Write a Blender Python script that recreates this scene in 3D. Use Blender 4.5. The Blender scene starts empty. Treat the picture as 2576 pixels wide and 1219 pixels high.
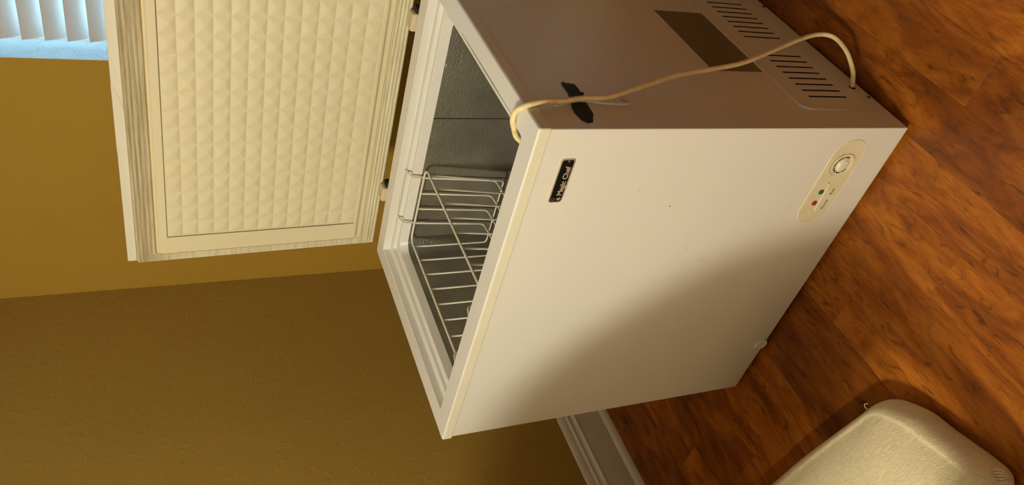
import bpy, bmesh, math, random
from mathutils import Vector, Matrix
random.seed(7)
scn = bpy.context.scene
COL = scn.collection

# ------------------------------------------------------------------ camera
cam_d = bpy.data.cameras.new('camera')
cam = bpy.data.objects.new('camera', cam_d)
COL.objects.link(cam)
R3 = Matrix(((0.23785, 0.73853, 0.63088), (-0.34659, 0.67129, -0.65517), (-0.90736, -0.06282, 0.41563)))
M4 = R3.to_4x4()
M4.translation = Vector((0.6449, -0.9238, 1.4130))
cam.matrix_world = M4
cam_d.sensor_fit = 'HORIZONTAL'
cam_d.sensor_width = 36.0
cam_d.lens = 1977.0 / 2576.0 * 36.0
cam_d.clip_start = 0.02
scn.camera = cam

# ------------------------------------------------------------------ world, light, exposure
wd = bpy.data.worlds.new('daylight')
scn.world = wd
wd.use_nodes = True
wn = wd.node_tree.nodes['Background']
wn.inputs[0].default_value = (0.30, 0.68, 1.0, 1)
wn.inputs[1].default_value = 21.0

def sphere_lamp(name, loc, power, col, rad):
    d = bpy.data.lights.new(name, 'POINT')
    d.energy = power
    d.color = col
    d.shadow_soft_size = rad
    o = bpy.data.objects.new(name, d)
    o.location = loc
    COL.objects.link(o)
    return o
sphere_lamp('ceiling_bulb', (-0.45, -2.0, 2.3), 136, (1.0, 0.97, 0.77), 0.125)

scn.view_settings.view_transform = 'Standard'
scn.view_settings.look = 'None'
scn.view_settings.exposure = 0.0
scn.view_settings.gamma = 1.0
scn.view_settings.use_curve_mapping = False

# ------------------------------------------------------------------ materials
def mat(name, col, rough=0.5, metal=0.0, spec=0.5, coat=0.0):
    m = bpy.data.materials.new(name)
    m.use_nodes = True
    b = m.node_tree.nodes['Principled BSDF']
    b.inputs['Base Color'].default_value = (*col, 1)
    b.inputs['Roughness'].default_value = rough
    b.inputs['Metallic'].default_value = metal
    b.inputs['Specular IOR Level'].default_value = spec
    if coat:
        b.inputs['Coat Weight'].default_value = coat
    return m

def N(m, typ, **kw):
    n = m.node_tree.nodes.new(typ)
    for k, v in kw.items():
        setattr(n, k, v)
    return n

def L(m, a, b):
    m.node_tree.links.new(a, b)

def coords(m, scale=(1, 1, 1), kind='Object', loc=(0, 0, 0)):
    tc = N(m, 'ShaderNodeTexCoord')
    mp = N(m, 'ShaderNodeMapping')
    mp.inputs['Scale'].default_value = scale
    mp.inputs['Location'].default_value = loc
    L(m, tc.outputs[kind], mp.inputs['Vector'])
    return mp.outputs['Vector']

def noise(m, vec, scale, detail=4, rough=0.55, dist=0.0):
    n = N(m, 'ShaderNodeTexNoise')
    n.inputs['Scale'].default_value = scale
    n.inputs['Detail'].default_value = detail
    n.inputs['Roughness'].default_value = rough
    n.inputs['Distortion'].default_value = dist
    L(m, vec, n.inputs['Vector'])
    return n.outputs['Fac']

def ramp(m, fac, stops, interp='LINEAR'):
    r = N(m, 'ShaderNodeValToRGB')
    r.color_ramp.interpolation = interp
    e = r.color_ramp.elements
    while len(e) < len(stops):
        e.new(0.5)
    for el, (p, c) in zip(e, stops):
        el.position = p
        el.color = (*c, 1) if len(c) == 3 else c
    L(m, fac, r.inputs['Fac'])
    return r.outputs['Color']

def bump(m, h, strength, dist):
    b = N(m, 'ShaderNodeBump')
    b.inputs['Strength'].default_value = strength
    b.inputs['Distance'].default_value = dist
    L(m, h, b.inputs['Height'])
    L(m, b.outputs['Normal'], m.node_tree.nodes['Principled BSDF'].inputs['Normal'])
    return b

def mixc(m, fac, a, b, mode='MIX'):
    x = N(m, 'ShaderNodeMix', data_type='RGBA', blend_type=mode)
    for i, v in ((0, fac), (6, a), (7, b)):
        if hasattr(v, 'links'):
            L(m, v, x.inputs[i])
        else:
            x.inputs[i].default_value = v if i == 0 else (*v, 1)
    return x.outputs[2]

def base(m, c):
    L(m, c, m.node_tree.nodes['Principled BSDF'].inputs['Base Color'])

def math_(m, op, a, b=0.0):
    x = N(m, 'ShaderNodeMath', operation=op)
    for i, v in enumerate((a, b)):
        if hasattr(v, 'links'):
            L(m, v, x.inputs[i])
        else:
            x.inputs[i].default_value = v
    return x.outputs[0]

def wall_mat(name, col, strength):
    m = mat(name, col, 0.75, spec=0.25)
    v = coords(m, kind='Object')
    n1 = noise(m, v, 46, 3, 0.5, 0.5)
    n2 = noise(m, v, 160, 3, 0.6)
    flat = ramp(m, n1, [(0.55, (0, 0, 0)), (0.63, (1, 1, 1))])
    h = math_(m, 'ADD', math_(m, 'MULTIPLY', flat, 0.8), math_(m, 'MULTIPLY', n2, 0.16))
    bump(m, h, strength, 0.0018)
    t = noise(m, v, 1.3, 2)
    base(m, mixc(m, t, col, tuple(c * 0.86 for c in col)))
    return m

M = {}
M['wall_back'] = wall_mat('ochre_wall_paint', (0.44, 0.255, 0.030), 0.2)
M['wall_left'] = wall_mat('olive_ochre_wall_paint', (0.44, 0.275, 0.05), 0.38)
M['ceiling'] = mat('ceiling_paint', (0.72, 0.69, 0.63), 0.9)
M['pale'] = mat('pale_wall_paint', (0.64, 0.60, 0.52), 0.9)
M['taupe'] = mat('taupe_wall_paint', (0.15, 0.11, 0.07), 0.9)

def plastic(name, col, rough=0.35, stain=None, sfac=0.3, scale=6):
    m = mat(name, col, rough)
    v = coords(m)
    n = noise(m, v, scale, 5, 0.6)
    c = ramp(m, n, [(0.35, (0, 0, 0)), (0.8, (1, 1, 1))])
    st = stain or tuple(x * 0.85 for x in col)
    base(m, mixc(m, math_(m, 'MULTIPLY', c, sfac), col, st))
    g = noise(m, v, 500, 2)
    bump(m, g, 0.06, 0.0006)
    return m

M['enamel'] = plastic('cream_enamel_steel', (0.80, 0.77, 0.70), 0.32, sfac=0.12)
M['rim'] = plastic('white_rim_plastic', (0.81, 0.79, 0.76), 0.35, (0.68, 0.60, 0.46), 0.2)
M['trim_band'] = plastic('yellowed_trim_plastic', (0.82, 0.77, 0.60), 0.35)
M['lid_panel'] = plastic('yellowed_lid_liner', (0.78, 0.71, 0.50), 0.42, (0.72, 0.60, 0.34), 0.3, 4)
M['lid_shell'] = plastic('lid_shell_plastic', (0.78, 0.74, 0.64), 0.35)
M['panel'] = plastic('yellowed_control_plastic', (0.80, 0.73, 0.52), 0.4, (0.62, 0.5, 0.25), 0.45, 25)
M['clear'] = mat('frosted_dial', (0.85, 0.81, 0.66), 0.15, coat=0.6)
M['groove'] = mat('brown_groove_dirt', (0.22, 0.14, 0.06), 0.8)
M['stain'] = mat('ochre_stained_lip', (0.56, 0.38, 0.14), 0.7)
M['dark'] = mat('dark_recess', (0.012, 0.008, 0.006), 0.8)
M['hinge'] = mat('beige_hinge_plastic', (0.62, 0.5, 0.34), 0.5)

# gasket, with dirt in patches
m = mat('dirty_gasket', (0.68, 0.60, 0.41), 0.6)
v = coords(m, (1.2, 30, 30))
n = noise(m, v, 5, 5, 0.7)
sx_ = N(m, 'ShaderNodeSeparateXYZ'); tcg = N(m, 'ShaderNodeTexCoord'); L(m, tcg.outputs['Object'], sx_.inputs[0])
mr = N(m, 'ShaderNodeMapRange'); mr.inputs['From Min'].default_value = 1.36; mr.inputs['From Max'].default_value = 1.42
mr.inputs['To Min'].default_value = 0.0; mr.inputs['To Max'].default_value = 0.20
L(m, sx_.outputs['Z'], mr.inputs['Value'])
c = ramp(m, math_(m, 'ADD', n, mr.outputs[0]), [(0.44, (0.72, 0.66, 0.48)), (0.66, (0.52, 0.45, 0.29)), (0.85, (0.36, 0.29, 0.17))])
base(m, c)
M['gasket'] = m

# embossed aluminium liner
m = mat('stucco_aluminium', (0.30, 0.28, 0.23), 0.36, 0.7, 0.4)
v = coords(m)
n = noise(m, v, 170, 2, 0.5, 1.2)
n2 = noise(m, v, 6, 3)
base(m, ramp(m, n2, [(0.3, (0.30, 0.285, 0.235)), (0.7, (0.48, 0.45, 0.37))]))
bump(m, n, 0.7, 0.0020)
M['liner'] = m

# wire coating
M['wire'] = mat('white_coated_wire', (0.78, 0.73, 0.62), 0.35)

# cord
m = mat('grimy_cream_cord', (0.72, 0.58, 0.36), 0.55)
v = coords(m, (20, 20, 20))
n = noise(m, v, 3, 5, 0.7)
base(m, ramp(m, n, [(0.35, (0.90, 0.76, 0.46)), (0.6, (0.82, 0.62, 0.29)), (0.8, (0.55, 0.34, 0.11))]))
M['cord'] = m

m = mat('dark_teal_tape', (0.010, 0.020, 0.026), 0.65)
v = coords(m, (1, 1, 1))
bump(m, noise(m, v, 60, 3, 0.6, 1.0), 0.6, 0.002)
M['tape'] = m

M['badge_rim'] = mat('silver_badge_edge', (0.62, 0.54, 0.42), 0.3, 0.6)
M['badge_black'] = mat('black_badge', (0.004, 0.0035, 0.003), 0.5, spec=0.2)
M['badge_text'] = mat('tan_silver_lettering', (0.50, 0.42, 0.32), 0.4, 0.2)
M['print'] = mat('dark_print', (0.10, 0.08, 0.04), 0.7)
M['green'] = mat('green_lens', (0.02, 0.13, 0.06), 0.3)
M['red'] = mat('red_lens', (0.33, 0.03, 0.015), 0.3)
M['rim_line'] = mat('brown_dirt_line', (0.30, 0.23, 0.13), 0.8)  # painted rim shadow, dial arc and front scuff
M['screw'] = mat('dull_screw', (0.10, 0.075, 0.05), 0.5, 0.6)
M['clear_tape'] = mat('faint_scratch', (0.9, 0.85, 0.72), 0.5)

# film label with rows of faint unreadable print
m = mat('olive_film_label', (0.20, 0.17, 0.10), 0.35)
v = coords(m, (1, 1, 1))
w = N(m, 'ShaderNodeTexWave', wave_type='BANDS', bands_direction='Z')
w.inputs['Scale'].default_value = 42
w.inputs['Distortion'].default_value = 0
L(m, v, w.inputs['Vector'])
n = noise(m, coords(m, (1, 190, 60)), 1.0, 3, 0.7)
k = math_(m, 'MULTIPLY', w.outputs['Fac'], n)
base(m, ramp(m, k, [(0.36, (0.19, 0.165, 0.10)), (0.56, (0.105, 0.085, 0.05))]))
M['label'] = m

# baseboard, blind, glass
M['base'] = plastic('white_baseboard_paint', (0.84, 0.80, 0.72), 0.45)
m = mat('vinyl_slat', (0.66, 0.62, 0.58), 0.4)
b = m.node_tree.nodes['Principled BSDF']
tr = N(m, 'ShaderNodeBsdfTranslucent')
tr.inputs[0].default_value = (0.75, 0.72, 0.7, 1)
ms = N(m, 'ShaderNodeMixShader')
ms.inputs[0].default_value = 0.16
L(m, b.outputs[0], ms.inputs[1]); L(m, tr.outputs[0], ms.inputs[2])
L(m, ms.outputs[0], m.node_tree.nodes['Material Output'].inputs[0])
M['slat'] = m
M['window_frame'] = mat('white_vinyl_frame', (0.75, 0.75, 0.74), 0.4)
m = bpy.data.materials.new('window_glass'); m.use_nodes = True
nt = m.node_tree; nt.nodes.clear()
out = nt.nodes.new('ShaderNodeOutputMaterial'); tb = nt.nodes.new('ShaderNodeBsdfTransparent'); gb = nt.nodes.new('ShaderNodeBsdfGlossy')
gb.inputs['Roughness'].default_value = 0.02
fr = nt.nodes.new('ShaderNodeFresnel'); mx = nt.nodes.new('ShaderNodeMixShader')
nt.links.new(fr.outputs[0], mx.inputs[0]); nt.links.new(tb.outputs[0], mx.inputs[1]); nt.links.new(gb.outputs[0], mx.inputs[2]); nt.links.new(mx.outputs[0], out.inputs[0])
M['glass'] = m
m = mat('white_reveal_plaster', (0.70, 0.70, 0.68), 0.8)
v = coords(m)
n = noise(m, v, 22, 5, 0.6, 1.0)
bump(m, ramp(m, n, [(0.45, (0, 0, 0)), (0.6, (1, 1, 1))]), 0.7, 0.003)
M['reveal'] = m

# fleece
m = mat('cream_fleece', (0.74, 0.64, 0.42), 0.95, spec=0.1)
b = m.node_tree.nodes['Principled BSDF']
b.inputs['Sheen Weight'].default_value = 0.25
v = coords(m, (1.0, 2.6, 1.0))
n = noise(m, v, 75, 4, 0.7, 0.8)
n2 = noise(m, v, 220, 3, 0.6)
h = math_(m, 'ADD', n, math_(m, 'MULTIPLY', n2, 0.4))
bump(m, h, 0.65, 0.003)
base(m, ramp(m, n, [(0.3, (0.72, 0.60, 0.35)), (0.65, (0.87, 0.77, 0.52))]))
M['fleece'] = m

# laminate planks
m = mat('hickory_laminate', (0.3, 0.1, 0.02), 0.42, spec=0.35)
tc = N(m, 'ShaderNodeTexCoord')
oi = N(m, 'ShaderNodeObjectInfo')
cb = N(m, 'ShaderNodeCombineXYZ')
L(m, math_(m, 'MULTIPLY', oi.outputs['Random'], 37.0), cb.inputs[0])
L(m, math_(m, 'MULTIPLY', oi.outputs['Random'], 91.0), cb.inputs[1])
va = N(m, 'ShaderNodeVectorMath', operation='ADD')
L(m, tc.outputs['Object'], va.inputs[0]); L(m, cb.outputs[0], va.inputs[1])
mp = N(m, 'ShaderNodeMapping'); mp.inputs['Scale'].default_value = (1, 0.30, 1)
L(m, va.outputs[0], mp.inputs['Vector'])
v = mp.outputs['Vector']
big = noise(m, v, 11, 4, 0.55, 2.0)
mid = noise(m, v, 42, 5, 0.65, 1.8)
mp2 = N(m, 'ShaderNodeMapping'); mp2.inputs['Scale'].default_value = (1, 0.10, 1)
L(m, va.outputs[0], mp2.inputs['Vector'])
fine = noise(m, mp2.outputs['Vector'], 230, 3, 0.6, 0.3)
mp3 = N(m, 'ShaderNodeMapping'); mp3.inputs['Scale'].default_value = (1, 0.42, 1)
L(m, va.outputs[0], mp3.inputs['Vector'])
knot = noise(m, mp3.outputs['Vector'], 24, 2, 0.5, 0.8)
c1 = ramp(m, big, [(0.25, (0.13, 0.030, 0.003)), (0.44, (0.27, 0.072, 0.006)), (0.58, (0.38, 0.115, 0.009)), (0.8, (0.50, 0.18, 0.018))])
c2 = ramp(m, mid, [(0.30, (0.36, 0.30, 0.28)), (0.43, (0.86, 0.84, 0.84)), (0.6, (1, 1, 1)), (0.75, (0.76, 0.70, 0.66))])
c = mixc(m, 1.0, c1, c2, 'MULTIPLY')
c3 = ramp(m, fine, [(0.30, (0.70, 0.66, 0.64)), (0.52, (1, 1, 1))])
c = mixc(m, 0.9, c, c3, 'MULTIPLY')
c4 = ramp(m, knot, [(0.24, (0.22, 0.18, 0.15)), (0.33, (1, 1, 1))])
c = mixc(m, 0.85, c, c4, 'MULTIPLY')
tone = ramp(m, oi.outputs['Random'], [(0.0, (0.72, 0.66, 0.62)), (0.5, (1.0, 1.0, 1.0)), (1.0, (1.3, 1.35, 1.3))])
c = mixc(m, 1.0, c, tone, 'MULTIPLY')
base(m, c)
bump(m, math_(m, 'ADD', fine, mid), 0.15, 0.0008)
M['plank'] = m
M['subfloor'] = mat('dark_underlay', (0.03, 0.012, 0.004), 0.9)

# ------------------------------------------------------------------ helpers
def link(name, me, material, parent=None, smooth=False):
    o = bpy.data.objects.new(name, me)
    COL.objects.link(o)
    if material is not None:
        me.materials.append(material)
    if parent is not None:
        o.parent = parent
    if smooth:
        for p in me.polygons:
            p.use_smooth = True
    return o

def from_bm(name, bm, material, parent=None, smooth=False, auto=None):
    bmesh.ops.recalc_face_normals(bm, faces=bm.faces)
    me = bpy.data.meshes.new(name)
    bm.to_mesh(me)
    bm.free()
    o = link(name, me, material, parent, smooth or auto is not None)
    if auto is not None:
        for e in me.edges:
            pass
        me.set_sharp_from_angle(angle=math.radians(auto))
    return o

def empty(name, loc=(0, 0, 0)):
    o = bpy.data.objects.new(name, None)
    o.location = loc
    o.empty_display_size = 0.05
    COL.objects.link(o)
    return o

def tag(o, label=None, cat=None, group=None, kind=None):
    if label: o['label'] = label
    if cat: o['category'] = cat
    if group: o['group'] = group
    if kind: o['kind'] = kind
    return o

def add_box(bm, a, b, bev=0.0):
    a, b = Vector(a), Vector(b)
    r = bmesh.ops.create_cube(bm, size=1.0)
    c = (a + b) / 2
    s = b - a
    for vv in r['verts']:
        vv.co = Vector((vv.co.x * s.x, vv.co.y * s.y, vv.co.z * s.z)) + c
    if bev:
        es = list({e for vv in r['verts'] for e in vv.link_edges})
        bmesh.ops.bevel(bm, geom=es, offset=bev, segments=2, affect='EDGES', profile=0.5)

def box(name, a, b, material, parent=None, bev=0.0):
    bm = bmesh.new()
    add_box(bm, a, b, bev)
    return from_bm(name, bm, material, parent, auto=40 if bev else None)

def catmull(pts, n=8):
    P = [Vector(p) for p in pts]
    P = [P[0] * 2 - P[1]] + P + [P[-1] * 2 - P[-2]]
    out = []
    for i in range(1, len(P) - 2):
        p0, p1, p2, p3 = P[i - 1:i + 3]
        for k in range(n):
            t = k / n
            out.append(0.5 * ((2 * p1) + (-p0 + p2) * t + (2 * p0 - 5 * p1 + 4 * p2 - p3) * t * t + (-p0 + 3 * p1 - 3 * p2 + p3) * t ** 3))
    out.append(P[-2])
    return out

def fillet(pts, r, n=5):
    """polyline with its inner corners rounded"""
    P = [Vector(p) for p in pts]
    out = [P[0]]
    for i in range(1, len(P) - 1):
        a, b, c = P[i - 1], P[i], P[i + 1]
        u, w = (a - b), (c - b)
        d = min(r, u.length * 0.45, w.length * 0.45)
        s, e = b + u.normalized() * d, b + w.normalized() * d
        for k in range(n + 1):
            t = k / n
            out.append(s * (1 - t) ** 2 + b * 2 * t * (1 - t) + e * t * t)
    out.append(P[-1])
    return out

def add_tube(bm, pts, r, seg=8, closed=False, radii=None):
    pts = [Vector(p) for p in pts]
    n = len(pts)
    rings = []
    prev = None
    for i, p in enumerate(pts):
        if closed:
            t = (pts[(i + 1) % n] - pts[i - 1]).normalized()
        else:
            t = (pts[min(i + 1, n - 1)] - pts[max(i - 1, 0)]).normalized()
        if prev is None:
            a = Vector((0, 0, 1)) if abs(t.z) < 0.9 else Vector((1, 0, 0))
            u = t.cross(a).normalized()
        else:
            u = (prev - t * prev.dot(t)).normalized()
        prev = u
        w = t.cross(u)
        rr = radii[i] if radii else r
        rings.append([bm.verts.new(p + (u * math.cos(2 * math.pi * k / seg) + w * math.sin(2 * math.pi * k / seg)) * rr) for k in range(seg)])
    m_ = n if closed else n - 1
    for i in range(m_):
        A, B = rings[i], rings[(i + 1) % n]
        for k in range(seg):
            bm.faces.new((A[k], A[(k + 1) % seg], B[(k + 1) % seg], B[k]))
    if not closed:
        bm.faces.new(rings[0]); bm.faces.new(rings[-1])

def tube(name, pts, r, material, parent=None, seg=8, closed=False, radii=None):
    bm = bmesh.new()
    add_tube(bm, pts, r, seg, closed, radii)
    return from_bm(name, bm, material, parent, smooth=True)

def rrect(x0, x1, y0, y1, r, seg=6):
    pts = []
    for cx, cy, a0 in ((x1 - r, y1 - r, 0), (x0 + r, y1 - r, 90), (x0 + r, y0 + r, 180), (x1 - r, y0 + r, 270)):
        for k in range(seg + 1):
            a = math.radians(a0 + 90 * k / seg)
            pts.append((cx + r * math.cos(a), cy + r * math.sin(a)))
    return pts

def ring_mesh(bm, rect, prof, place, seg=6, cap_first=False, cap_last=False, close=False):
    """prof: list of (inset, height, corner_radius) or with four insets; place(u, v, h) -> world"""
    x0, x1, y0, y1 = rect
    loops = []
    for ins, h, r in prof:
        l, rr_, b, t = ins if isinstance(ins, tuple) else (ins,) * 4
        loops.append([bm.verts.new(place(u, v_, h)) for u, v_ in rrect(x0 + l, x1 - rr_, y0 + b, y1 - t, max(r, 1e-4), seg)])
    m_ = len(loops) if close else len(loops) - 1
    for i in range(m_):
        A, B = loops[i], loops[(i + 1) % len(loops)]
        for k in range(len(A)):
            q = (k + 1) % len(A)
            bm.faces.new((A[k], A[q], B[q], B[k]))
    if cap_first: bm.faces.new(loops[0])
    if cap_last: bm.faces.new(loops[-1])

def add_disc(bm, centre, axis, r0, r1, h, seg=24, prof=None):
    """lathe about an axis; prof list of (radius, height)"""
    ax = Vector(axis).normalized()
    a = Vector((0, 0, 1)) if abs(ax.z) < 0.9 else Vector((1, 0, 0))
    u = ax.cross(a).normalized(); w = ax.cross(u)
    prof = prof or [(r0, 0), (r1, h)]
    c = Vector(centre)
    loops = [[bm.verts.new(c + ax * hh + (u * math.cos(2 * math.pi * k / seg) + w * math.sin(2 * math.pi * k / seg)) * rr) for k in range(seg)] for rr, hh in prof]
    for A, B in zip(loops, loops[1:]):
        for k in range(seg):
            bm.faces.new((A[k], A[(k + 1) % seg], B[(k + 1) % seg], B[k]))
    bm.faces.new(loops[-1]); bm.faces.new(loops[0])

def lathe(name, centre, axis, prof, material, parent=None, seg=24):
    bm = bmesh.new()
    add_disc(bm, centre, axis, 0, 0, 0, seg, prof)
    return from_bm(name, bm, material, parent, auto=35)

def text(name, body, size, place, material, parent, bold=0.0, depth=0.0004, align='LEFT', sx=1.0):
    cu = bpy.data.curves.new('tmp_text', 'FONT')
    cu.body = body
    cu.size = size
    cu.offset = bold
    cu.extrude = depth
    cu.align_x = align
    cu.resolution_u = 3
    ob = bpy.data.objects.new('tmp_text', cu)
    COL.objects.link(ob)
    dg = bpy.context.evaluated_depsgraph_get()
    me = bpy.data.meshes.new_from_object(ob.evaluated_get(dg))
    bpy.data.objects.remove(ob)
    for vv in me.vertices:
        vv.co = place(vv.co.x * sx, vv.co.y, vv.co.z)
    me.name = name
    return link(name, me, material, parent)

# ------------------------------------------------------------------ dimensions
H = 0.845
W = 0.844
D = 0.629
FZ = -0.012           # floor level
XL = -1.496           # left wall
YB = 1.203            # back wall
XR, YF, ZC = 3.0, -3.3, 2.45

# ------------------------------------------------------------------ setting
fl = box('floor', (XL - 0.1, YF - 0.1, FZ - 0.06), (XR + 0.1, YB + 0.1, FZ - 0.008), M['subfloor'])
tag(fl, kind='structure')
PW = 0.1125
rows = []
k0 = -0.131
i = 0
xs = []
x = k0
while x > XL: x -= PW
bmP = bmesh.new()
plank_meshes = {}
def plank_mesh(w, l):
    key = (round(w, 4), round(l, 4))
    if key in plank_meshes: return plank_meshes[key]
    bm = bmesh.new()
    g, c = 0.00005, 0.00025
    vs = []
    for z_, ins in ((-0.008, g), (-c, g), (0, g + c)):
        vs.append([bm.verts.new(p) for p in ((-w / 2 + ins, ins, z_), (w / 2 - ins, ins, z_), (w / 2 - ins, l - ins, z_), (-w / 2 + ins, l - ins, z_))])
    for A, B in zip(vs, vs[1:]):
        for q in range(4):
            bm.faces.new((A[q], A[(q + 1) % 4], B[(q + 1) % 4], B[q]))
    bm.faces.new(vs[-1])
    bmesh.ops.recalc_face_normals(bm, faces=bm.faces)
    me = bpy.data.meshes.new('plank')
    bm.to_mesh(me); bm.free()
    me.materials.append(M['plank'])
    plank_meshes[key] = me
    return me
BL = 0.92
ri = 0
while x < XR:
    a, b_ = max(x, XL), min(x + PW, XR)
    off = -0.243 if abs(x + 0.2435) < 0.01 else (ri * 0.377) % BL - 0.2
    y = off
    while y > YF: y -= BL
    if b_ - a > 0.01:
        while y < YB:
            ya, yb = max(y, YF), min(y + BL, YB)
            if yb - ya > 0.02:
                o = bpy.data.objects.new('plank', plank_mesh(b_ - a, yb - ya))
                COL.objects.link(o)
                o.parent = fl
                o.location = ((a + b_) / 2, ya, FZ)
            y += BL
    x += PW
    ri += 1

tag(box('wall_left', (XL - 0.1, YF - 0.1, FZ - 0.06), (XL, YB + 0.1, ZC + 0.06), M['wall_left']), kind='structure')
tag(box('wall_right', (XR, YF - 0.1, FZ - 0.06), (XR + 0.1, YB + 0.1, ZC + 0.06), M['taupe']), kind='structure')
tag(box('wall_front', (XL, YF - 0.1, FZ - 0.06), (XR, YF, ZC + 0.06), M['pale']), kind='structure')
tag(box('ceiling', (XL, YF, ZC), (XR, YB, ZC + 0.06), M['ceiling']), kind='structure')

# back wall with the window opening
WX0, WX1, WZ0, WZ1 = -0.608, 0.75, 1.02, 2.12
WD = 0.13
bm = bmesh.new()
add_box(bm, (XL, YB, FZ - 0.06), (WX0, YB + WD, ZC + 0.06))
add_box(bm, (WX1, YB, FZ - 0.06), (XR, YB + WD, ZC + 0.06))
add_box(bm, (WX0, YB, FZ - 0.06), (WX1, YB + WD, WZ0))
add_box(bm, (WX0, YB, WZ1), (WX1, YB + WD, ZC + 0.06))
tag(from_bm('wall_back', bm, M['wall_back']), kind='structure')

win = empty('window_1', ((WX0 + WX1) / 2, YB + WD, WZ0))
tag(win, kind='structure')
def inv(o): return Matrix.Translation(-Vector(o.location))
def wpart(o, root):
    o.parent = root
    o.matrix_parent_inverse = inv(root)
    return o
# white plaster reveal lining the opening
bm = bmesh.new()
t = 0.0008
add_box(bm, (WX0, YB + 0.0005, WZ0), (WX0 + t, YB + WD, WZ1))
add_box(bm, (WX1 - t, YB + 0.0005, WZ0), (WX1, YB + WD, WZ1))
add_box(bm, (WX0, YB + 0.0005, WZ1 - t), (WX1, YB + WD, WZ1))
wpart(from_bm('window_reveal', bm, M['reveal']), win)
wpart(box('window_sill', (WX0, YB - 0.02, WZ0 - 0.002), (WX1, YB + WD, WZ0 + 0.018), M['reveal'], bev=0.004), win)
bm = bmesh.new()
fw = 0.045
y0, y1 = YB + WD - 0.03, YB + WD + 0.02
add_box(bm, (WX0, y0, WZ0), (WX0 + fw, y1, WZ1), 0.004)
add_box(bm, (WX1 - fw, y0, WZ0), (WX1, y1, WZ1), 0.004)
add_box(bm, (WX0 + fw, y0, WZ0), (WX1 - fw, y1, WZ0 + fw), 0.004)
add_box(bm, (WX0 + fw, y0, WZ1 - fw), (WX1 - fw, y1, WZ1), 0.004)
add_box(bm, ((WX0 + WX1) / 2 - 0.02, y0, WZ0 + fw), ((WX0 + WX1) / 2 + 0.02, y1, WZ1 - fw), 0.004)
wpart(from_bm('window_frame', bm, M['window_frame'], auto=40), win)
for a, b_ in ((WX0 + fw, (WX0 + WX1) / 2 - 0.02), ((WX0 + WX1) / 2 + 0.02, WX1 - fw)):
    wpart(box('window_pane', (a, y0 + 0.02, WZ0 + fw), (b_, y0 + 0.024, WZ1 - fw), M['glass']), win)

# baseboards: profile (distance out of the wall, height)
BP = [(0.0, 0), (0.022, 0), (0.022, 0.012), (0.019, 0.020), (0.012, 0.027), (0.0125, 0.030), (0.0125, 0.122), (0.017, 0.124), (0.017, 0.128), (0.011, 0.134), (0.0085, 0.142), (0.012, 0.149), (0.012, 0.152), (0.007, 0.158), (0.008, 0.166), (0.006, 0.180), (0.003, 0.186), (0, 0.187)]
def baseboard(name, place, l0, l1):
    bm = bmesh.new()
    A = [bm.verts.new(place(d, h, l0)) for d, h in BP]
    B = [bm.verts.new(place(d, h, l1)) for d, h in BP]
    for q in range(len(BP) - 1):
        bm.faces.new((A[q], A[q + 1], B[q + 1], B[q]))
    bm.faces.new(A); bm.faces.new(B)
    tag(from_bm(name, bm, M['base'], auto=25), kind='structure')
baseboard('baseboard_left', lambda d, h, l: (XL + d, l, FZ + h), YF, YB)
baseboard('baseboard_back', lambda d, h, l: (l, YB - d, FZ + h), XL + 0.023, XR)

# ------------------------------------------------------------------ window blind
bl = empty('window_blind', ((WX0 + WX1) / 2, YB + 0.055, WZ1 - 0.05))
tag(bl, 'white horizontal slat blind tilted nearly closed in the blue lit window', 'blind')
head = box('headrail', (WX0 + 0.02, YB + 0.03, WZ1 - 0.055), (WX1 - 0.02, YB + 0.085, WZ1 - 0.008), M['slat'], bev=0.003)
wpart(head, bl)
SX0, SX1 = WX0 + 0.032, WX1 - 0.02
# one curved slat, its room side edge high and its window side edge low
bm = bmesh.new()
n_ = 8
top, bot = [], []
ed, ez = 0.034, 0.061          # horizontal and vertical extent
for q in range(n_ + 1):
    t_ = q / n_
    yy = -ed / 2 + ed * t_
    zz = ez / 2 - ez * t_
    nx = math.sin(math.pi * t_) * 0.0045
    # bulge towards the room and down
    yy -= nx * ez / math.hypot(ed, ez); zz -= nx * ed / math.hypot(ed, ez)
    top.append((yy, zz)); bot.append((yy + 0.0022, zz + 0.001))
prof = top + bot[::-1]
A = [bm.verts.new((SX0, a, b_)) for a, b_ in prof]
B = [bm.verts.new((SX1, a, b_)) for a, b_ in prof]
for q in range(len(prof)):
    bm.faces.new((A[q], A[(q + 1) % len(prof)], B[(q + 1) % len(prof)], B[q]))
bm.faces.new(A); bm.faces.new(B)
s0 = from_bm('slat', bm, M['slat'], auto=50)
zt = 1.741 + 0.053 * 6 + 0.031 - 0.062
zz = 1.741 + 0.053 * 6 - 0.028
first = True
while zz > WZ0 + 0.06:
    o = s0 if first else bpy.data.objects.new('slat', s0.data)
    if not first: COL.objects.link(o)
    o.parent = bl
    o.matrix_parent_inverse = inv(bl)
    o.location = (0, YB + 0.055, zz)
    first = False
    zz -= 0.053
wpart(box('bottom_rail', (SX0, YB + 0.035, WZ0 + 0.02), (SX1, YB + 0.075, WZ0 + 0.038), M['slat'], bev=0.003), bl)
for xx in (WX0 + 0.22, WX1 - 0.22):
    wpart(tube('lift_cord', [(xx, YB + 0.055, WZ1 - 0.05), (xx, YB + 0.055, WZ0 + 0.03)], 0.0009, M['slat'], seg=5), bl)

# ------------------------------------------------------------------ chest freezer
fz = empty('chest_freezer', (0, 0, 0))
tag(fz, 'open white chest freezer with raised dimpled lid standing on the wood floor', 'freezer')

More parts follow.
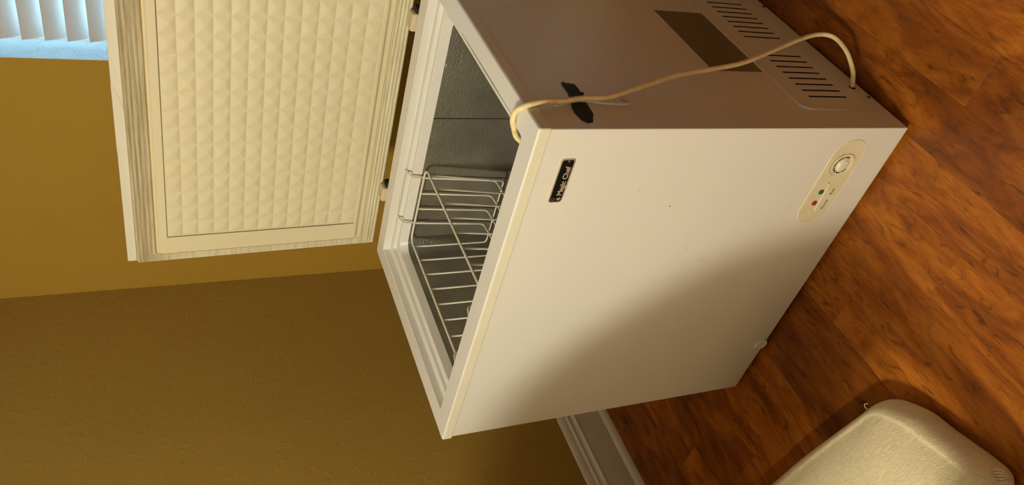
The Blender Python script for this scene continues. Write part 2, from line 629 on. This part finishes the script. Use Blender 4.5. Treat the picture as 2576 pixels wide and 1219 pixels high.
# cabinet shell; its right side is a grid that leaves the vent slots open
SL_Z0, SL_Z1 = 0.0785, 0.1835
slots = []
for y_first in (0.1125, 0.3560):
    for q in range(8):
        yc = y_first + 0.0233 * q
        slots.append((yc - 0.0026, yc + 0.0026))
ZT = H - 0.012
bm = bmesh.new()
r = 0.0025
rect = rrect(-W, 0, 0, D, r, 3)
lo = [bm.verts.new((x_, y_, 0.004)) for x_, y_ in rect]
hi = [bm.verts.new((x_, y_, ZT)) for x_, y_ in rect]
bl2 = [bm.verts.new((-W / 2 + (x_ + W / 2) * 0.996, D / 2 + (y_ - D / 2) * 0.994, 0.0)) for x_, y_ in rect]
nn = len(rect)
for q in range(nn):
    q2 = (q + 1) % nn
    bm.faces.new((bl2[q], bl2[q2], lo[q2], lo[q]))
    if abs(rect[q][0]) < 1e-6 and abs(rect[q2][0]) < 1e-6:
        continue      # the right side
    bm.faces.new((lo[q], lo[q2], hi[q2], hi[q]))
bm.faces.new(bl2)
ys = sorted({r, D - r} | {a for s in slots for a in s})
zs = [0.004, SL_Z0, SL_Z1, ZT]
grid = {(i_, j_): bm.verts.new((0, yy, zz_)) for i_, yy in enumerate(ys) for j_, zz_ in enumerate(zs)}
for i_ in range(len(ys) - 1):
    for j_ in range(3):
        if j_ == 1 and any(abs(ys[i_] - s[0]) < 1e-6 for s in slots):
            continue
        bm.faces.new((grid[i_, j_], grid[i_ + 1, j_], grid[i_ + 1, j_ + 1], grid[i_, j_ + 1]))
bmesh.ops.remove_doubles(bm, verts=bm.verts, dist=1e-5)
cab = from_bm('cabinet', bm, M['enamel'], fz, auto=20)
for a, b_ in slots:       # the pockets behind the slots
    bm = bmesh.new()
    add_box(bm, (-0.02, a, SL_Z0), (-0.0003, b_, SL_Z1))
    rf = [f for f in bm.faces if f.calc_center_median().x > -0.001]
    bmesh.ops.delete(bm, geom=rf, context='FACES')
    from_bm('vent_slot', bm, M['dark'], fz)

# rim collar
bm = bmesh.new()
prof = [(0.004, -0.0225, 0.002), (-0.0022, -0.0225, 0.003), (-0.0025, -0.002, 0.003), (-0.001, 0.0, 0.003), (0.044, 0.0, 0.004), (0.0462, -0.002, 0.004), (0.0475, -0.0175, 0.005),
        (0.0485, -0.019, 0.006), (0.064, -0.0192, 0.008), (0.0655, -0.0205, 0.009), (0.067, -0.027, 0.010), (0.068, -0.0282, 0.011), (0.079, -0.0285, 0.024), (0.081, -0.030, 0.027), (0.0835, -0.043, 0.032), (0.0850, -0.050, 0.034)]
ring_mesh(bm, (-W, 0, 0, D), prof, lambda u, v_, h: (u, v_, H + h), seg=7)
rim = from_bm('rim', bm, M['rim'], fz, auto=25)
# yellower band round the outside of the collar
bm = bmesh.new()
prof = [(-0.0024, -0.0221, 0.003), (-0.0031, -0.0215, 0.0035), (-0.0031, -0.0035, 0.0035), (-0.0026, -0.0030, 0.003)]
ring_mesh(bm, (-W, 0, 0, D), prof, lambda u, v_, h: (u, v_, H + h), seg=4)
tag(from_bm('trim_band', bm, M['trim_band'], fz, auto=25), 'yellowed plastic trim band')
# brown line painting the thin shadow at the right ledge's inner edge
tube('rim_bead', [(-0.0375, 0.075, H), (-0.0370, 0.20, H + 0.0002), (-0.0370, 0.375, H)], 0.0008, M['rim_line'], fz, seg=6, radii=[0.0003, 0.0009, 0.0004])

# metal liner
bm = bmesh.new()
prof = [(0.0835, -0.048, 0.034), (0.0845, -0.30, 0.034), (0.086, -0.66, 0.034), (0.092, -0.675, 0.03)]
ring_mesh(bm, (-W, 0, 0, D), prof, lambda u, v_, h: (u, v_, H + h), seg=8, cap_last=True)
lin = from_bm('metal_liner', bm, M['liner'], fz, auto=60)
for f in lin.data.polygons: pass
tag(lin, 'grey embossed aluminium liner')
box('liner_seam', (-0.3495, D - 0.0852, 0.18), (-0.3480, D - 0.0838, H - 0.05), M['dark'], lin)

# front control panel (recessed stadium)
def front(dy=0.0):
    return lambda u, v_, h: (u, -h, v_)
bm = bmesh.new()
prof = [(-0.0004, 0.0001, 0.0423), (0.0, 0.0012, 0.0422), (0.0007, 0.0016, 0.0415), (0.0014, 0.0012, 0.041), (0.003, 0.0011, 0.039)]
ring_mesh(bm, (-0.245, -0.027, 0.0838, 0.1685), prof, front(), seg=12, cap_last=True)
cp = from_bm('control_panel', bm, M['panel'], fz, auto=25)
tag(cp, 'yellowed oval control panel with dial and two lamps')
dc = (-0.0885, -0.0005, 0.127)
dial = lathe('dial', dc, (0, -1, 0), [(0.0278, 0), (0.0277, 0.0026), (0.0266, 0.0032), (0.0248, 0.0030), (0.0228, 0.0018)], M['panel'], cp, 40)
lathe('dial_knob', (dc[0], -0.0009, dc[2]), (0, -1, 0), [(0.0160, 0), (0.0156, 0.0030), (0.0132, 0.0034), (0.0118, 0.0054), (0.0100, 0.0058)], M['clear'], cp, 40)
bm = bmesh.new()     # dark arc slots round the knob
for a0, a1 in ((-25, 15), (22, 62), (67, 105), (112, 150), (158, 195), (202, 240)):
    for q in range(8):
        t0, t1 = math.radians(a0 + (a1 - a0) * q / 8), math.radians(a0 + (a1 - a0) * (q + 1) / 8)
        P = lambda rr, a_: bm.verts.new((dc[0] + rr * math.cos(a_), -0.0027, dc[2] + rr * math.sin(a_)))
        bm.faces.new((P(0.0184, t0), P(0.0206, t0), P(0.0206, t1), P(0.0184, t1)))
bmesh.ops.solidify(bm, geom=bm.faces[:], thickness=0.0003)
from_bm('dial_slot', bm, M['dark'], cp)
tube('dirt_ring', [(dc[0] + 0.0284 * math.cos(math.radians(a_)), -0.0013, dc[2] + 0.0284 * math.sin(math.radians(a_))) for a_ in range(20, 240, 8)], 0.0007, M['rim_line'], cp, seg=5)  # brown arc round the upper left of the dial
for xx, mm, lb in ((-0.159, 'green', 'green indicator lamp'), (-0.189, 'red', 'red indicator lamp')):
    tag(lathe('indicator_lamp', (xx, 0, 0.139), (0, -1, 0), [(0.0062, 0), (0.0060, 0.003), (0.0045, 0.0042)], M[mm], cp, 20), lb)
tube('embossed_line', fillet([(-0.137, -0.0014, 0.1375), (-0.138, -0.0014, 0.1275), (-0.215, -0.0014, 0.1235), (-0.2135, -0.0014, 0.1385)], 0.006), 0.0014, M['panel'], cp, seg=6)
text('lettering', 'Run', 0.0100, lambda u, v_, h: (-0.168 + u, -0.0013 - h, 0.1035 + v_), M['print'], cp, bold=0.00012, depth=0.0001)
text('lettering', 'Power', 0.0100, lambda u, v_, h: (-0.207 + u, -0.0013 - h, 0.1030 + v_), M['print'], cp, bold=0.00012, depth=0.0001)

# badge
bm = bmesh.new()
ring_mesh(bm, (-0.1535, -0.0590, 0.7565, 0.7835), [(0, 0.0, 0.006), (0.0003, 0.0018, 0.0057), (0.0018, 0.0022, 0.0045), (0.0022, 0.0016, 0.0042)], front(), seg=6, cap_last=True)
bd = from_bm('badge', bm, M['badge_rim'], fz, auto=25)
tag(bd, 'black name badge with silver edge reading Magic Chef')
bm = bmesh.new()
ring_mesh(bm, (-0.1535, -0.0590, 0.7565, 0.7835), [(0.0024, 0.0016, 0.0042), (0.0025, 0.0019, 0.0040)], front(), seg=6, cap_last=True)
from_bm('badge_face', bm, M['badge_black'], bd, auto=25)
text('lettering', 'Magic Chef', 0.0138, lambda u, v_, h: (-0.1375 + u, -0.0021 - h, 0.7618 + v_), M['badge_text'], bd, bold=0.00038, depth=0.0002, sx=1.0)
text('lettering', '\u00ae', 0.0050, lambda u, v_, h: (-0.0655 + u, -0.0021 - h, 0.7675 + v_), M['badge_text'], bd, depth=0.0002)
# emblem: an outline hat shape above a spiky splash
bm = bmesh.new()
ex, ez_ = -0.1450, 0.7660
star = []
for q in range(14):
    a_ = 2 * math.pi * q / 14 + 0.2
    rr = (0.0062 if q % 2 else 0.0026) * (1.1 if q in (3, 7, 11) else 0.85)
    star.append((ex + rr * math.cos(a_) * 0.85, ez_ - 0.001 + rr * math.sin(a_)))
sc_ = bm.verts.new((ex, -0.0025, ez_))
sv = [bm.verts.new((a_, -0.0023, b_)) for a_, b_ in star]
for q in range(14):
    bm.faces.new((sc_, sv[q], sv[(q + 1) % 14]))
add_tube(bm, [(ex - 0.003, -0.0023, 0.7735), (ex - 0.0042, -0.0023, 0.7765), (ex - 0.002, -0.0023, 0.7785), (ex + 0.0015, -0.0023, 0.7780), (ex + 0.0025, -0.0023, 0.7755), (ex + 0.0005, -0.0023, 0.7735)], 0.0003, 5, closed=True)
from_bm('emblem', bm, M['badge_text'], bd)

tube('scuff', catmull([(-0.330, -0.0001, 0.372), (-0.338, -0.0001, 0.356), (-0.341, -0.0001, 0.338)], 4), 0.0002, M['rim_line'], fz, seg=4)
# drain plug
pl_ = lathe('drain_plug', (-0.6650, -0.0004, 0.0165), (0, -1, 0), [(0.0185, 0), (0.0180, 0.0030), (0.0160, 0.0045), (0.0148, 0.0030), (0.0120, 0.0028)], M['rim'], fz, 28)
# small scuffs and specks on the front
for sx_, sz_, sr in ((-0.178, 0.513, 0.0016), (-0.295, 0.42, 0.0010), (-0.20, 0.20, 0.0012), (-0.135, 0.60, 0.0008), (-0.802, 0.80, 0.0010), (-0.79, 0.26, 0.0009), (-0.255, 0.44, 0.0008)):
    bm = bmesh.new()
    add_disc(bm, (sx_, -0.00005, sz_), (0, -1, 0), sr, sr * 0.7, 0.0003, 8)
    from_bm('scuff', bm, M['print'], fz)

# right side: embossed step line, label, screws
def side(y_, z_, o_=0.0): return (o_, y_, z_)
step = [side(0.602, 0.2355), side(0.078, 0.2355), side(0.0655, 0.222), side(0.0605, 0.030)]
bm = bmesh.new()
pp = [p + Vector((0.0012, 0, 0)) for p in fillet(step, 0.018, 6)]
rad = [0.0008 if i_ < 4 else 0.0030 for i_ in range(len(pp))]
rad[-1] = 0.0012; rad[0] = 0.0013; rad[:4] = [0.0014] * 4
add_tube(bm, pp, 0.002, 6, radii=rad)
from_bm('embossed_ridge', bm, M['enamel'], fz, smooth=True)
box('rating_label', (0.0, 0.2025, 0.2400), (0.0005, 0.4555, 0.3695), M['label'], fz)
for y_, z_ in ((0.5178, 0.0105), (0.1135, 0.0135)):
    s_ = lathe('screw', (0, y_, z_), (1, 0, 0), [(0.0042, 0), (0.0038, 0.0012), (0.0022, 0.0018)], M['screw'], fz, 14)
    box('screw_slot', (0.0016, y_ - 0.003, z_ - 0.0005), (0.0020, y_ + 0.003, z_ + 0.0005), M['dark'], s_)
lathe('cord_grommet', (0, 0.1515, 0.029), (1, 0, 0), [(0.0078, 0), (0.0075, 0.0006), (0.0060, 0.0010)], M['dark'], fz, 20)
tube('surface_scratch', [side(0.1301, 0.7823, 0.0004), side(0.0886, 0.7885, 0.0004)], 0.0005, M['clear_tape'], fz, seg=4)

# power cord
cp_ = [(0.001, 0.1520, 0.0285), (0.018, 0.1580, 0.0330), (0.036, 0.166, 0.0405), (0.0585, 0.1985, 0.0450), (0.0665, 0.2430, 0.0480), (0.0635, 0.2595, 0.0780), (0.0560, 0.2458, 0.1405), (0.0460, 0.2155, 0.2225), (0.0350, 0.1760, 0.3275), (0.0270, 0.1630, 0.4010),
       (0.0200, 0.1438, 0.5034), (0.0150, 0.1030, 0.6120), (0.0115, 0.0790, 0.6810), (0.0100, 0.0770, 0.7300), (0.0100, 0.0680, 0.7720), (0.0110, 0.0640, 0.8110), (0.0085, 0.0590, 0.8380), (-0.0010, 0.0615, 0.8525), (-0.0150, 0.0710, 0.8545), (-0.0330, 0.0750, 0.8525),
       (-0.0490, 0.0735, 0.8465), (-0.0580, 0.0640, 0.8440), (-0.0650, 0.0610, 0.8360), (-0.0780, 0.0700, 0.8200), (-0.0920, 0.0930, 0.7900), (-0.0990, 0.1050, 0.7200), (-0.1000, 0.1150, 0.55), (-0.11, 0.14, 0.30), (-0.15, 0.20, 0.182), (-0.26, 0.26, 0.178), (-0.33, 0.20, 0.178)]
tag(tube('power_cord', catmull(cp_, 7), 0.0050, M['cord'], fz, seg=12), 'grimy cream power cord looped from the side over the rim')

# tape strip and the plastic hook under it
poly = [(0.1440, 0.7385), (0.1398, 0.7352), (0.1385, 0.7280), (0.1365, 0.7184), (0.1230, 0.7165), (0.1120, 0.7175), (0.1090, 0.7120), (0.1042, 0.7130), (0.1010, 0.7190), (0.0810, 0.7216), (0.0600, 0.7222), (0.0420, 0.7240), (0.0291, 0.7310), (0.0200, 0.7350), (0.0162, 0.7463), (0.0205, 0.7500), (0.0247, 0.7545), (0.0463, 0.7586), (0.0620, 0.7560), (0.0774, 0.7511), (0.0900, 0.7480), (0.0987, 0.7462), (0.1080, 0.7440), (0.1220, 0.7440), (0.1300, 0.7450), (0.1400, 0.7430)]
bm = bmesh.new()
rings = []
cy_ = sum(a for a, b_ in poly) / len(poly); cz_ = sum(b_ for a, b_ in poly) / len(poly)
for sc, hh in ((1.0, 0.0002), (0.995, 0.0016), (0.80, 0.0022), (0.4, 0.0026)):
    rings.append([bm.verts.new((hh + (0.0012 * math.sin(i_ * 2.3) if sc < 0.99 else 0.0), cy_ + (a - cy_) * sc, cz_ + (b_ - cz_) * sc)) for i_, (a, b_) in enumerate(poly)])
for A, B in zip(rings, rings[1:]):
    for q in range(len(A)):
        bm.faces.new((A[q], A[(q + 1) % len(A)], B[(q + 1) % len(A)], B[q]))
bm.faces.new(rings[-1])
tag(from_bm('tape_strip', bm, M['tape'], fz, smooth=True), 'torn strip of dark teal tape on the side')
hk = [(0.0035, 0.0640, 0.7930), (0.0035, 0.0640, 0.7820), (0.0035, 0.0700, 0.7680), (0.0035, 0.0760, 0.7500), (0.004, 0.0779, 0.7220), (0.0045, 0.0725, 0.7000), (0.005, 0.0696, 0.6820), (0.0045, 0.0690, 0.6600), (0.004, 0.0710, 0.6400), (0.004, 0.0760, 0.6340), (0.0035, 0.0830, 0.6330), (0.003, 0.0905, 0.6385), (0.0025, 0.0905, 0.6430)]
tag(tube('cord_hook', catmull(hk, 5), 0.0024, M['lid_shell'], fz, seg=8), 'thin white plastic hook held by the tape')

# ------------------------------------------------------------------ lid (child of the freezer)
TILT = math.radians(1.9)
P0 = Vector((0, 0.6745, H - 0.002))
def lidp(u, v_, h):      # u along x, v up the open lid, h out of its inner face
    up = Vector((0, -math.sin(TILT), math.cos(TILT)))
    nr = Vector((0, -math.cos(TILT), -math.sin(TILT)))
    return P0 + Vector((u, 0, 0)) + up * v_ + nr * h
LX0, LX1, LH = -0.8485, 0.0045, 0.6275
bm = bmesh.new()
prof = [(0.012, -0.060, 0.004), (0.002, -0.056, 0.006), (0.0, -0.050, 0.005), (0.0, -0.002, 0.003), (0.0012, -0.0004, 0.0025), (0.004, 0.0, 0.002)]
ring_mesh(bm, (LX0, LX1, 0.0, LH), prof, lidp, seg=4, cap_first=True, cap_last=True)
lid = from_bm('lid', bm, M['lid_shell'], fz, auto=25)
tag(lid, 'raised lid with quilted dimpled inner face')
# hand recess in the front edge: a shallow scooped lip
bm = bmesh.new()
HX0, HX1 = -0.512, -0.338
segs = 24
rows_ = []
for i_ in range(segs + 1):
    u = HX0 + (HX1 - HX0) * i_ / segs
    e_ = min(1.0, (segs - i_) / 12.0 if i_ > segs / 2 else i_ / 2.2)
    e_ = math.sin(e_ * math.pi / 2)
    v_in = LH - 0.0225 * e_
    rows_.append([bm.verts.new(lidp(u, v_in, 0.0002)), bm.verts.new(lidp(u, v_in + 0.0012 * e_, 0.0003 + 0.0009 * e_)), bm.verts.new(lidp(u, v_in + 0.0030 * e_, 0.0003 + 0.0009 * e_)), bm.verts.new(lidp(u, LH - 0.0005, 0.0003)), bm.verts.new(lidp(u, LH + 0.0006, -0.0010))])
for A, B in zip(rows_, rows_[1:]):
    for q in range(4):
        bm.faces.new((A[q], A[q + 1], B[q + 1], B[q]))
from_bm('hand_grip', bm, M['lid_shell'], lid, auto=30)

# gasket with ribs
bm = bmesh.new()
def ins(l, r_, b_, t): return (l, r_, b_, t)
G0 = (0.002, 0.002, 0.004, 0.020)
G1 = (0.030, 0.030, 0.046, 0.066)
prof = []
nr_ = 5
for q in range(nr_ * 4 + 1):
    t_ = q / (nr_ * 4)
    w_ = tuple(a + (b_ - a) * t_ for a, b_ in zip(G0, G1))
    hgt = 0.0100 - 0.0022 * (1 if q % 4 == 0 else 0) + 0.0006 * (1 if q % 4 == 2 else 0)
    if q in (0, nr_ * 4): hgt = 0.0005
    prof.append((w_, hgt, 0.002))
ring_mesh(bm, (LX0, LX1, 0.0, LH), prof, lidp, seg=2)
tag(from_bm('gasket', bm, M['gasket'], lid, auto=50), 'dirty ribbed rubber gasket')

# inner panel with frame, groove and pyramid field
bm = bmesh.new()
FX0, FX1 = -0.7625, -0.0770
FV0, FV1 = 0.9145 - H + 0.002, 1.3785 - H + 0.002
px0, px1, pv0, pv1 = LX0 + 0.0245, LX1 - 0.0245, 0.0445, LH - 0.066
F = ins(FX0 - px0, px1 - FX1, FV0 - pv0, pv1 - FV1)
def lerp4(t_): return tuple(a * t_ for a in F)
def sub4(d): return tuple(a - d for a in F)
def in4(d, b_=None): return (d, d, d if b_ is None else b_, d)
prof = [(in4(-0.001), 0.001, 0.010), (in4(0.0), 0.008, 0.010), (in4(0.001), 0.0092, 0.010), (in4(0.0035, 0.0105), 0.0096, 0.010), (in4(0.0045, 0.0125), 0.0104, 0.009), (in4(0.0085, 0.0185), 0.0162, 0.008), (in4(0.0095, 0.0200), 0.0168, 0.008), (in4(0.0120, 0.0215), 0.0170, 0.008),
        (sub4(0.0012), 0.0172, 0.002), (sub4(0.0006), 0.0146, 0.002), (sub4(-0.0012), 0.0146, 0.0012)]
ring_mesh(bm, (px0, px1, pv0, pv1), prof, lidp, seg=5)
# field
nc, nr2, sub = 15, 13, 10
ux, uv = (FX1 - FX0) / nc, (FV1 - FV0) / nr2
NX, NY = nc * sub, nr2 * sub
gv = []
AP = 0.38                      # the apex sits low in each cell: long upper facet, short steep lower facet
for j_ in range(NY + 1):
    row = []
    for i_ in range(NX + 1):
        fx = (i_ % sub) / sub; fy = (j_ % sub) / sub
        tx = 1 - abs(2 * fx - 1)
        ty = fy / AP if fy < AP else (1 - fy) / (1 - AP)
        t_ = min(tx, ty)
        t_ = t_ if t_ < 0.6 else 0.6 + (t_ - 0.6) * 0.55
        row.append(bm.verts.new(lidp(FX0 + ux * i_ / sub, FV0 + uv * j_ / sub, 0.0145 + 0.0048 * t_)))
    gv.append(row)
for j_ in range(NY):
    for i_ in range(NX):
        a, b_, c_, d_ = gv[j_][i_], gv[j_][i_ + 1], gv[j_ + 1][i_ + 1], gv[j_ + 1][i_]
        if (i_ % sub < sub / 2) == (j_ % sub < sub * AP):
            bm.faces.new((a, b_, c_)); bm.faces.new((a, c_, d_))
        else:
            bm.faces.new((a, b_, d_)); bm.faces.new((b_, c_, d_))
ip = from_bm('inner_panel', bm, M['lid_panel'], lid, auto=10)
tag(tube('dirt_line', [lidp(FX0 - 0.0004, FV0 + 0.02, 0.0152), lidp(FX0 - 0.0004, FV1 + 0.0002, 0.0152), lidp(FX1 - 0.01, FV1 + 0.0002, 0.0152)], 0.0009, M['groove'], lid, seg=5), 'thin brown dirt line along the dimples')  # brown tube paints the shade of the step at top and left
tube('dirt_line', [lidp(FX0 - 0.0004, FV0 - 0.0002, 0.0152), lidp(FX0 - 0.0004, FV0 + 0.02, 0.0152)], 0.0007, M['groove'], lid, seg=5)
bg = bmesh.new()
ring_mesh(bg, (px0, px1, pv0, pv1), [(in4(-0.0015), 0.0085, 0.010), (in4(-0.0012), 0.0098, 0.010), (in4(0.0004), 0.0098, 0.010), (in4(0.0008), 0.0085, 0.010)], lidp, seg=5)
from_bm('stained_lip', bg, M['stain'], lid, auto=40)

# hinges
for hx in (-0.155, -0.650):
    hg = from_bm('hinge', (lambda b: (add_box(b, (hx - 0.026, D + 0.002, H - 0.06), (hx + 0.026, D + 0.030, H - 0.012), 0.004), add_box(b, (hx - 0.022, D + 0.004, H - 0.014), (hx + 0.022, D + 0.034, H + 0.012), 0.005), b)[-1])(bmesh.new()), M['hinge'], fz, auto=40)
    box('hinge_pin_cover', (hx + 0.022, D + 0.006, H - 0.030), (hx + 0.036, D + 0.030, H + 0.004), M['dark'], hg, bev=0.003)

# ------------------------------------------------------------------ wire basket
bk = empty('wire_basket', (-0.603, 0.31, 0.575))
tag(bk, 'white coated wire basket hanging inside the open freezer at its left end', 'basket')
bx0, bx1, by0, by1, bzt, bzb = -0.722, -0.486, 0.100, 0.533, 0.792, 0.587
frame = tube('rim_wire', [(a, b_, bzt) for a, b_ in rrect(bx0, bx1, by0, by1, 0.022, 6)], 0.0031, M['wire'], seg=8, closed=True)
wpart(frame, bk)
wr = 0.0023
for q in range(8):           # wires running across the basket
    yy = 0.505 - 0.0523 * q
    if yy < by0 + 0.02: break
    w_ = tube('cross_wire', fillet([(bx0, yy, bzt + 0.002), (bx0, yy, bzb), (bx1 - 0.025, yy, bzb), (bx1, yy, bzt + 0.002)], 0.010), wr, M['wire'], seg=7)
    wpart(w_, bk)
for xx in (-0.516, -0.566, -0.616, -0.664):   # wires running front to back
    w_ = tube('long_wire', fillet([(xx, by1, bzt + 0.002), (xx - 0.016, by1, bzb + 0.008), (xx - 0.016, by1 - 0.06, bzb + 0.005), (xx - 0.016, by0 + 0.06, bzb + 0.005), (xx - 0.016, by0, bzb + 0.008), (xx, by0, bzt + 0.002)], 0.012), wr, M['wire'], seg=7)
    wpart(w_, bk)
zl = H - 0.0192 + wr + 0.0003
for yw, yl in ((by1 + 0.003, D - 0.0585), (by0 - 0.003, 0.0585)):   # hangers resting on the ledge
    inn = 1 if yl > 0.3 else -1
    yi = yl - inn * 0.022
    pts = [(-0.516, yw, bzt - 0.03), (-0.516, yw, H - 0.030 + 0.006), (-0.516, yi, H - 0.030 + 0.006 + 0.004), (-0.516, yl, zl + 0.001), (-0.664, yl, zl + 0.001), (-0.664, yi, H - 0.030 + 0.010), (-0.664, yw, H - 0.030 + 0.006), (-0.664, yw, bzt - 0.03)]
    wpart(tube('hanger', fillet(pts, 0.009), wr, M['wire'], seg=8), bk)

# ------------------------------------------------------------------ fleece cushion on the floor
ol = [(-1.30, -0.205), (-1.10, -0.235), (-0.884, -0.268), (-0.737, -0.286), (-0.612, -0.307), (-0.515, -0.324), (-0.468, -0.332), (-0.442, -0.347), (-0.421, -0.374), (-0.400, -0.413), (-0.388, -0.460), (-0.374, -0.5035), (-0.360, -0.550), (-0.356, -0.584), (-0.378, -0.606), (-0.43, -0.625), (-0.55, -0.64), (-0.7, -0.65), (-1.0, -0.66), (-1.25, -0.66), (-1.33, -0.62), (-1.345, -0.45), (-1.335, -0.26)]
op = catmull([(a, b_, 0) for a, b_ in ol + [ol[0]]], 6)[:-1]
def spine(p):            # nearest point on the cushion's long middle line
    return Vector((min(max(p.x, -1.18), -0.54), -0.47, 0))
bm = bmesh.new()
prof = [(0.20, 0.0), (0.02, 0.012), (-0.012, 0.035), (0.0, 0.060), (0.04, 0.081), (0.09, 0.092), (0.125, 0.0955), (0.155, 0.0945), (0.19, 0.0975), (0.32, 0.109), (0.52, 0.121), (0.76, 0.129), (1.0, 0.1315)]
loops = []
for i0, (s_, h_) in enumerate(prof):
    lp = []
    for i_, p in enumerate(op):
        d = spine(p) - p
        wob = 0.0012 * math.sin(i_ * 0.21 + i0 * 0.6) if 3 < i0 < 10 else 0
        lp.append(bm.verts.new((p.x + d.x * s_, p.y + d.y * s_, FZ + h_ + wob)))
    loops.append(lp)
for A, B in zip(loops, loops[1:]):
    for q in range(len(A)):
        bm.faces.new((A[q], A[(q + 1) % len(A)], B[(q + 1) % len(A)], B[q]))
bm.faces.new(loops[0])
bmesh.ops.remove_doubles(bm, verts=loops[-1], dist=0.004)
cu = from_bm('floor_cushion', bm, M['fleece'], smooth=True)
tag(cu, 'cream fleece cushion with a rounded corner lying on the wood floor', 'cushion')
sm = cu.modifiers.new('smooth', 'SUBSURF'); sm.levels = 1; sm.render_levels = 2
tube('loose_thread', catmull([(-0.488, -0.335, 0.054), (-0.485, -0.328, 0.064), (-0.480, -0.322, 0.066), (-0.476, -0.325, 0.061)], 4), 0.0010, M['fleece'], cu, seg=5)
bm = bmesh.new()
for q in range(14):
    a_ = -0.012 + 0.024 * q / 13
    add_tube(bm, [(-0.360 + a_ * 0.5, -0.575 + a_ * 0.4, 0.052), (-0.349 + a_ * 0.4, -0.582 + a_, 0.058 + 0.006 * math.sin(q * 2.1)), (-0.341 + a_ * 0.3, -0.588 + a_, 0.050 + 0.004 * math.sin(q * 3.7))], 0.0011, 5)
tag(from_bm('frayed_hem', bm, M['fleece'], cu, smooth=True), 'frayed end of the hem')

# ------------------------------------------------------------------ unseen settle, added to cast shade on the freezer front and floor
ch = empty('wooden_settle', (-0.86, -0.95, FZ))
tag(ch, 'dark wooden settle with a solid rounded back behind the cushion, turned away from the freezer', 'bench')
M['chair'] = mat('dark_stained_wood', (0.10, 0.045, 0.018), 0.4)
M['chair_pad'] = mat('brown_seat_pad', (0.20, 0.12, 0.07), 0.8)
half = [(-0.328, 0.665), (-0.328, 0.72), (-0.328, 0.84), (-0.345, 0.945), (-0.392, 1.055), (-0.470, 1.155), (-0.550, 1.235), (-0.63, 1.280), (-0.72, 1.300), (-0.86, 1.310)]
outl = half + [(-1.72 - a, b_) for a, b_ in half[-2::-1]]
bm = bmesh.new()
A = [bm.verts.new((a, -0.715, b_)) for a, b_ in outl]
B = [bm.verts.new((a, -0.755, b_)) for a, b_ in outl]
for q in range(len(outl)):
    bm.faces.new((A[q], A[(q + 1) % len(outl)], B[(q + 1) % len(outl)], B[q]))
bm.faces.new(A); bm.faces.new(B)
wpart(from_bm('backrest', bm, M['chair']), ch)
wpart(box('seat_frame', (-1.38, -1.22, 0.37), (-0.34, -0.76, 0.42), M['chair'], bev=0.006), ch)
wpart(box('seat_pad', (-1.36, -1.20, 0.42), (-0.36, -0.77, 0.46), M['chair_pad'], bev=0.018), ch)
for a in (-1.39, -0.380):
    wpart(box('leg', (a, -0.757, FZ), (a + 0.05, -0.713, 0.68), M['chair'], bev=0.004), ch)
    wpart(box('leg', (a, -1.215, FZ), (a + 0.05, -1.17, 0.375), M['chair'], bev=0.004), ch)
